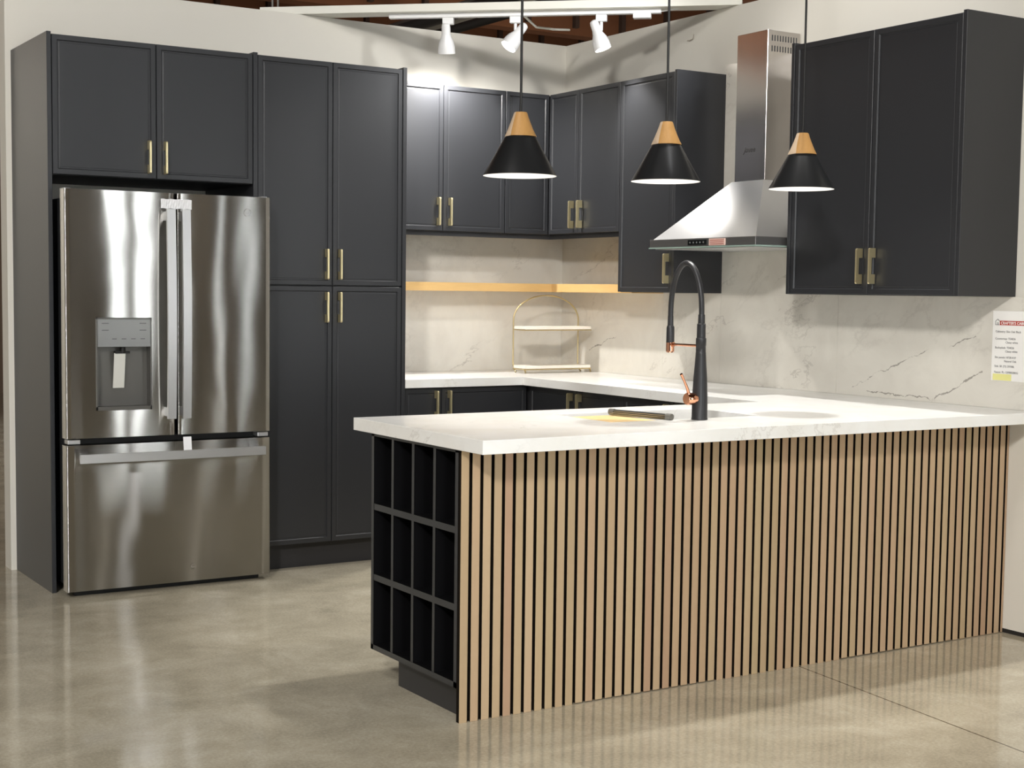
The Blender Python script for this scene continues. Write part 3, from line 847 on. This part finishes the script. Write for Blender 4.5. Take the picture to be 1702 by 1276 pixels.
# ================================================================== PENDANTS
def pendant(x, y, z, label):
    P = thing('pendant_lamp', label, 'pendant lamp', (x, y, z), group='black cone pendants over the peninsula')
    T = Matrix.Translation((x, y, z))
    m = MB(); m.lathe([(.1235, -.001), (.1245, 0), (.053, .127), (.051, .129)], 72, T)
    SHD = m.obj('shade', M_SHADE, P)
    m = MB(); m.lathe([(.1235, -.001), (.1215, .001), (.0495, .127), (0, .128)], 72, T); m.obj('shade_lining', M_WHITEIN, SHD)
    b = bmesh.new(); seg = 64; prof = [(0, .130), (.0545, .130), (.0535, .133), (.044, .152), (.034, .176), (.0265, .196), (.0235, .206), (.021, .2105), (0, .2115)]
    rings = []
    for r, zz in prof:
        rings.append([b.verts.new((0, 0, zz))] if r == 0 else [b.verts.new((r*math.cos(2*PI*i/seg), r*math.sin(2*PI*i/seg), zz)) for i in range(seg)])
    for A, B in zip(rings, rings[1:]):
        for i in range(seg):
            j = (i+1) % seg
            if len(A) == 1: b.faces.new((A[0], B[i], B[j]))
            elif len(B) == 1: b.faces.new((A[i], B[0], A[j]))
            else: b.faces.new((A[i], B[i], B[j], A[j]))
    # scooped flat facet on the left
    nrm = Vector((-.9, .2, .30)).normalized(); pt = nrm*.090+Vector((.0, 0, .0))
    pt = Vector((-.0440, .0100, .131))
    g = bmesh.ops.bisect_plane(b, geom=b.verts[:]+b.edges[:]+b.faces[:], plane_co=pt, plane_no=nrm, clear_outer=True)
    ed = [e for e in g['geom_cut'] if isinstance(e, bmesh.types.BMEdge)]
    fs = bmesh.ops.contextual_create(b, geom=ed)['faces']
    for f in fs: f.material_index = 1
    bmesh.ops.recalc_face_normals(b, faces=b.faces[:])
    m = MB(); m.add(b, T); m.smooth = True; m.obj('wooden_cap', [M_CAP, M_CAPCUT], P)
    m = MB(); m.tube([(x, y, z+.205), (x+.001, y, z+.25), (x, y, 5.19)], .0044, 10); m.obj('cord', M_CORD, P)
    m = MB(); m.lathe([(0, .03), (.02, .035), (.03, .055), (.026, .08), (.014, .1), (.013, .128), (0, .128)], 24, T); m.obj('bulb', M_BULB, P)
    l = bpy.data.lights.new('pl', 'SPOT'); l.energy = PEND_W; l.spot_size = math.radians(112); l.spot_blend = .6; l.shadow_soft_size = .03; l.color = (1, .97, .93)
    lo = bpy.data.objects.new('pendant_light', l); COL.objects.link(lo); lo.parent = P; lo.location = (0, 0, .02)
PEND_W = 10
pendant(-2.170, -2.94, 1.745, 'black cone pendant lamp with wooden cap, hanging left in front of the corner cabinets')
pendant(-1.552, -2.94, 1.757, 'middle black cone pendant lamp with wooden cap, above the black faucet')
pendant(-.897, -2.94, 1.761, 'right black cone pendant lamp with wooden cap, in front of the hood')

# ================================================================== BEAM, TRACK AND SPOTS
A0 = Vector((-1.582, 0, 0)); DV = Vector((.743, -.669, 0)).normalized(); NVv = Vector((-DV.y, DV.x, 0))   # NVv points to the corner
ang = math.atan2(DV.y, DV.x)
o = thing('ceiling_plank', 'white painted timber plank spanning diagonally between the wall tops', 'plank', (A0.x, A0.y, ZW), (0, 0, ang))
def LB(par, s0, n0, z0, s1, n1, z1, name, mt, bev=0):
    b = bmesh.new(); m = MB().box(s0, n0, z0, s1, n1, z1, bev)
    me = bpy.data.meshes.new(name); m.bm.to_mesh(me); m.bm.free(); me.materials.append(mt)
    q = bpy.data.objects.new(name, me); COL.objects.link(q); q.parent = par; return q
LB(o, -.28, -.062, .001, 2.20, .062, .040, 'plank', M_BEAMW, .001)
for s_ in (-.22, -.19):
    LB(o, s_, -.05, .040, s_+.008, -.042, 2.41, 'hanger_rod', M_GALV)
tr = thing('light_track', 'white spotlight track fixed under the timber plank', 'light track', (A0.x, A0.y, ZW), (0, 0, ang))
LB(tr, .40, -.018, -.022, 1.80, .018, .0005, 'rail', M_WHITEM, .002)
LB(tr, 1.66, -.022, -.045, 1.75, .022, -.0225, 'feed_box', M_WHITEM, .003)
m = MB(); pts = []
P0 = A0+DV*1.79+Vector((0, 0, ZW-.012))
pts = [P0, P0+DV*.05+Vector((0, 0, .006)), P0+DV*.12+NVv*.02+Vector((0, 0, .02)), P0+DV*.2+NVv*.09+Vector((0, 0, .05))]
MB().tube(pts, .004, 8).obj('feed_cable', M_WHITEM, tr)

def spot(s, tilt_dir, tilt, label, off=-.026, energy=20, cone=70):
    base = A0+DV*s+Vector((0, 0, ZW-.0225))
    S_ = thing('spotlight', label, 'spotlight', base, (0, 0, 0), group='white spotlights on the track')
    mz = base.z
    m = MB(); m.box(-.028, -.016, -.034, .028, .016, 0, .003)
    bmesh.ops.transform(m.bm, matrix=Matrix.Translation(base) @ Matrix.Rotation(ang, 4, 'Z'), verts=m.bm.verts)
    m.obj('adapter', M_WHITEM, S_)
    joint = base+Vector((0, 0, -.078))
    m = MB(); m.tube([base+Vector((0, 0, -.03)), joint], .008, 12); m.obj('stem', M_WHITEM, S_)
    d = Vector(tilt_dir).normalized()
    # camera-right and viewing direction on plan
    axis = (Vector((0, 0, -1))*math.cos(tilt)+d*math.sin(tilt)).normalized()
    top = joint - axis*.02 + d*0 + Vector((off, -off*.4, 0)) + Vector((0, 0, .01))
    q = axis.to_track_quat('-Z', 'Y')
    T = Matrix.Translation(top) @ q.to_matrix().to_4x4()
    m = MB(); m.lathe([(0, .022), (.012, .021), (.02, .014), (.0225, 0), (.0225, -.03), (.027, -.05), (.038, -.075), (.0425, -.1), (.044, -.128), (.044, -.132), (.0415, -.132), (.036, -.118), (0, -.115)], 40, T)
    hd = m.obj('head', M_WHITEM, S_)
    m = MB(); m.lathe([(0, -.1205), (.037, -.1205), (.037, -.1195), (0, -.1195)], 32, T); m.obj('lens', M_BULB, hd)
    m = MB(); m.tube([joint, top+Vector((0, 0, -.01))], .006, 8); m.obj('bracket', M_WHITEM, S_)
    l = bpy.data.lights.new('sl', 'SPOT'); l.energy = energy; l.spot_size = math.radians(cone); l.spot_blend = .8; l.shadow_soft_size = .035; l.color = (1, .97, .93)
    lo = bpy.data.objects.new('spot_light', l); COL.objects.link(lo); lo.parent = S_
    lo.location = (top+axis*.136)-base; lo.rotation_euler = q.to_euler()
# camera right ~ (.847,-.531), view ~ (.53,.845)
spot(.71, (.62, .78, 0), math.radians(14), 'left white track spotlight, pointing straight down', off=-.010, energy=110, cone=160)
spot(1.06, (-.93, .1, 0), math.radians(38), 'middle white track spotlight, tilted toward the left', off=.026, energy=70, cone=90)
spot(1.50, (.7, -.75, 0), math.radians(20), 'right white track spotlight, tilted to the right and lit', energy=40)
# loose cable
P0 = A0+DV*1.08+Vector((0, 0, ZW))
o = MB().tube([P0+NVv*.064+Vector((0, 0, .01)), P0+NVv*.10+Vector((0, 0, .005)), P0+NVv*.16+DV*.03+Vector((0, 0, -.02)), P0+NVv*.24+DV*.05+Vector((0, 0, -.035)), P0+NVv*.4+DV*.12+Vector((0, 0, -.02)), P0+NVv*.56+DV*.18+Vector((0, 0, .004))], .006, 10).obj('conduit', M_BEAMW)
tag(o, 'pale flexible conduit drooping behind the middle spotlight', 'cable')

# ================================================================== INFORMATION SHEET
SG = thing('wall_sign', 'white printed information sheet with a red heading on the backsplash', 'sign', (-.015, -3.24, 1.02))
ya, yb = -3.135, -3.36
MB().box(-.0165, yb, 1.022, -.0145, ya, 1.303).obj('paper', M_PAPER, SG)
MB().box(-.0171, yb+.012, 1.246, -.0164, ya-.035, 1.264).obj('red_banner', M_RED, SG)
text("CRAFTER'S CABINETRY", .0155, MBf(-.0172, ya-.040, 1.2495), M_PAPER, SG, bold=.0003)
m = MB()
m.tube([(-.0172, ya-.0335, 1.247), (-.0172, ya-.014, 1.247), (-.0172, ya-.014, 1.262), (-.0172, ya-.024, 1.270), (-.0172, ya-.0335, 1.262)], .001, 6)
m.tube([(-.0172, ya-.022, 1.247), (-.0172, ya-.022, 1.256), (-.0172, ya-.028, 1.256), (-.0172, ya-.028, 1.247)], .0008, 6)
m.obj('house_icon', M_TEXT, SG)
for (dy, z, s_) in ((.015, 1.2165, 'Cabinetry: Slim Oak Black'), (.015, 1.188, 'Countertop: TE4026'), (.066, 1.1735, 'Classy white'), (.015, 1.152, 'Backsplash: TE4026'), (.066, 1.1375, 'Classy white'),
                    (.015, 1.113, 'Slat panels: HF28-K07'), (.062, 1.098, 'Natural Oak'), (.015, 1.077, 'Sink: SK (TI) 2970BL'), (.015, 1.053, 'Faucet: PL-1209802BKG')):
    text(s_, .0118, MBf(-.0168, ya-dy, z), M_TEXT, SG, extrude=.0002)
MB().box(-.0168, ya-.10, 1.024, -.0164, ya-.008, 1.050).obj('yellow_mark', M_YEL, SG)

# little wire stub and filler patch left on the right wall
o = MB().tube([(0.0, -1.115, 2.655), (-.006, -1.12, 2.655), (-.008, -1.14, 2.652), (-.006, -1.165, 2.658), (-.006, -1.17, 2.68)], .0022, 6).obj('wire_stub', mat('grey_wire', (170, 160, 148), .6))
tag(o, 'small loose wire stub on the bare wall above the corner cabinets', 'wire')

# ================================================================== LIGHTS
def area(loc, tgt, size, e, color=(1, .975, .94), shape='DISK', sy=None):
    l = bpy.data.lights.new('bay_or_fill', 'AREA'); l.energy = e; l.size = size; l.shape = shape; l.color = color
    if sy: l.size_y = sy
    o = bpy.data.objects.new('bay_or_fill_light', l); COL.objects.link(o); o.location = loc
    o.rotation_euler = (Vector(tgt)-Vector(loc)).to_track_quat('-Z', 'Y').to_euler(); return o
area((-7.9, -9.2, 4.95), (-1.2, -2, 1), .7, 520)
l = bpy.data.lights.new('bay_or_fill', 'SPOT'); l.energy = 640; l.spot_size = math.radians(52); l.spot_blend = .8; l.shadow_soft_size = .12; l.color = (1, .98, .95)
o = bpy.data.objects.new('bay_or_fill_light', l); COL.objects.link(o); o.location = (-.45, -2.45, 5.1); o.rotation_euler = (Vector((-.9, -2.5, 0))-o.location).to_track_quat('-Z', 'Y').to_euler()
for loc, tgt, en in (((-.25, -2.25, 2.95), (-1.0, -.3, 2.0), 70), ((-1.6, -3.6, 3.1), (-1.2, -1.2, 1.2), 60)):   # added unseen spots above the frame, the first for glare on the cabinet doors
    l = bpy.data.lights.new('sl', 'SPOT'); l.energy = en; l.spot_size = math.radians(60); l.spot_blend = .9; l.shadow_soft_size = .05; l.color = (.97, .98, 1)
    o = bpy.data.objects.new('added_spot', l); COL.objects.link(o); o.location = loc; o.rotation_euler = (Vector(tgt)-Vector(loc)).to_track_quat('-Z', 'Y').to_euler()
area((-5.5, -4.5, 5.1), (-3.8, -3.2, 0), .9, 85)
area((-3.6, -10.8, 5.0), (-1, -3, .5), .8, 80)  # unseen light, placed to reach the slats from the front
area((-6, 4.2, 5.1), (-5.5, 6.4, 3.2), 1.2, 420)  # added fill with no fixture, brightens the pale wall mirrored in the end panel
area((2.5, 3.0, 2.2), (2.5, 7, 4.4), 2.0, 60, (1, .9, .78))  # added upward fill behind the wall, lifts the dark roof timbers
w = bpy.data.worlds.new('World'); SC.world = w; w.use_nodes = True
bg = w.node_tree.nodes['Background']; bg.inputs[0].default_value = (.93, .9, .84, 1); bg.inputs[1].default_value = .46

# ================================================================== CAMERA
cd = bpy.data.cameras.new('Camera'); cam = bpy.data.objects.new('Camera', cd); COL.objects.link(cam)
Fv = Vector((0.530139651882978, 0.8447629962198567, -0.07298924385856631)); Rv = Vector((0.8474347394197602, -0.5307583493717999, 0.012244876344224893)); Uv = Vector((0.028395632163379377, 0.06834511533220697, 0.9972575561429803))
Mc = Matrix((( Rv.x, Uv.x, -Fv.x, -4.832578564115944), (Rv.y, Uv.y, -Fv.y, -7.140329226376093), (Rv.z, Uv.z, -Fv.z, 1.35747812481193), (0, 0, 0, 1)))
cam.matrix_world = Mc
cd.sensor_fit = 'HORIZONTAL'; cd.sensor_width = 36; cd.lens = 2439.785*36/1702
cd.shift_x = (851-848.3324)/1702; cd.shift_y = (662.6488-638)/1702
cd.clip_end = 100
SC.camera = cam
SC.view_settings.view_transform = 'Standard'; SC.view_settings.look = 'None'; SC.view_settings.exposure = 0
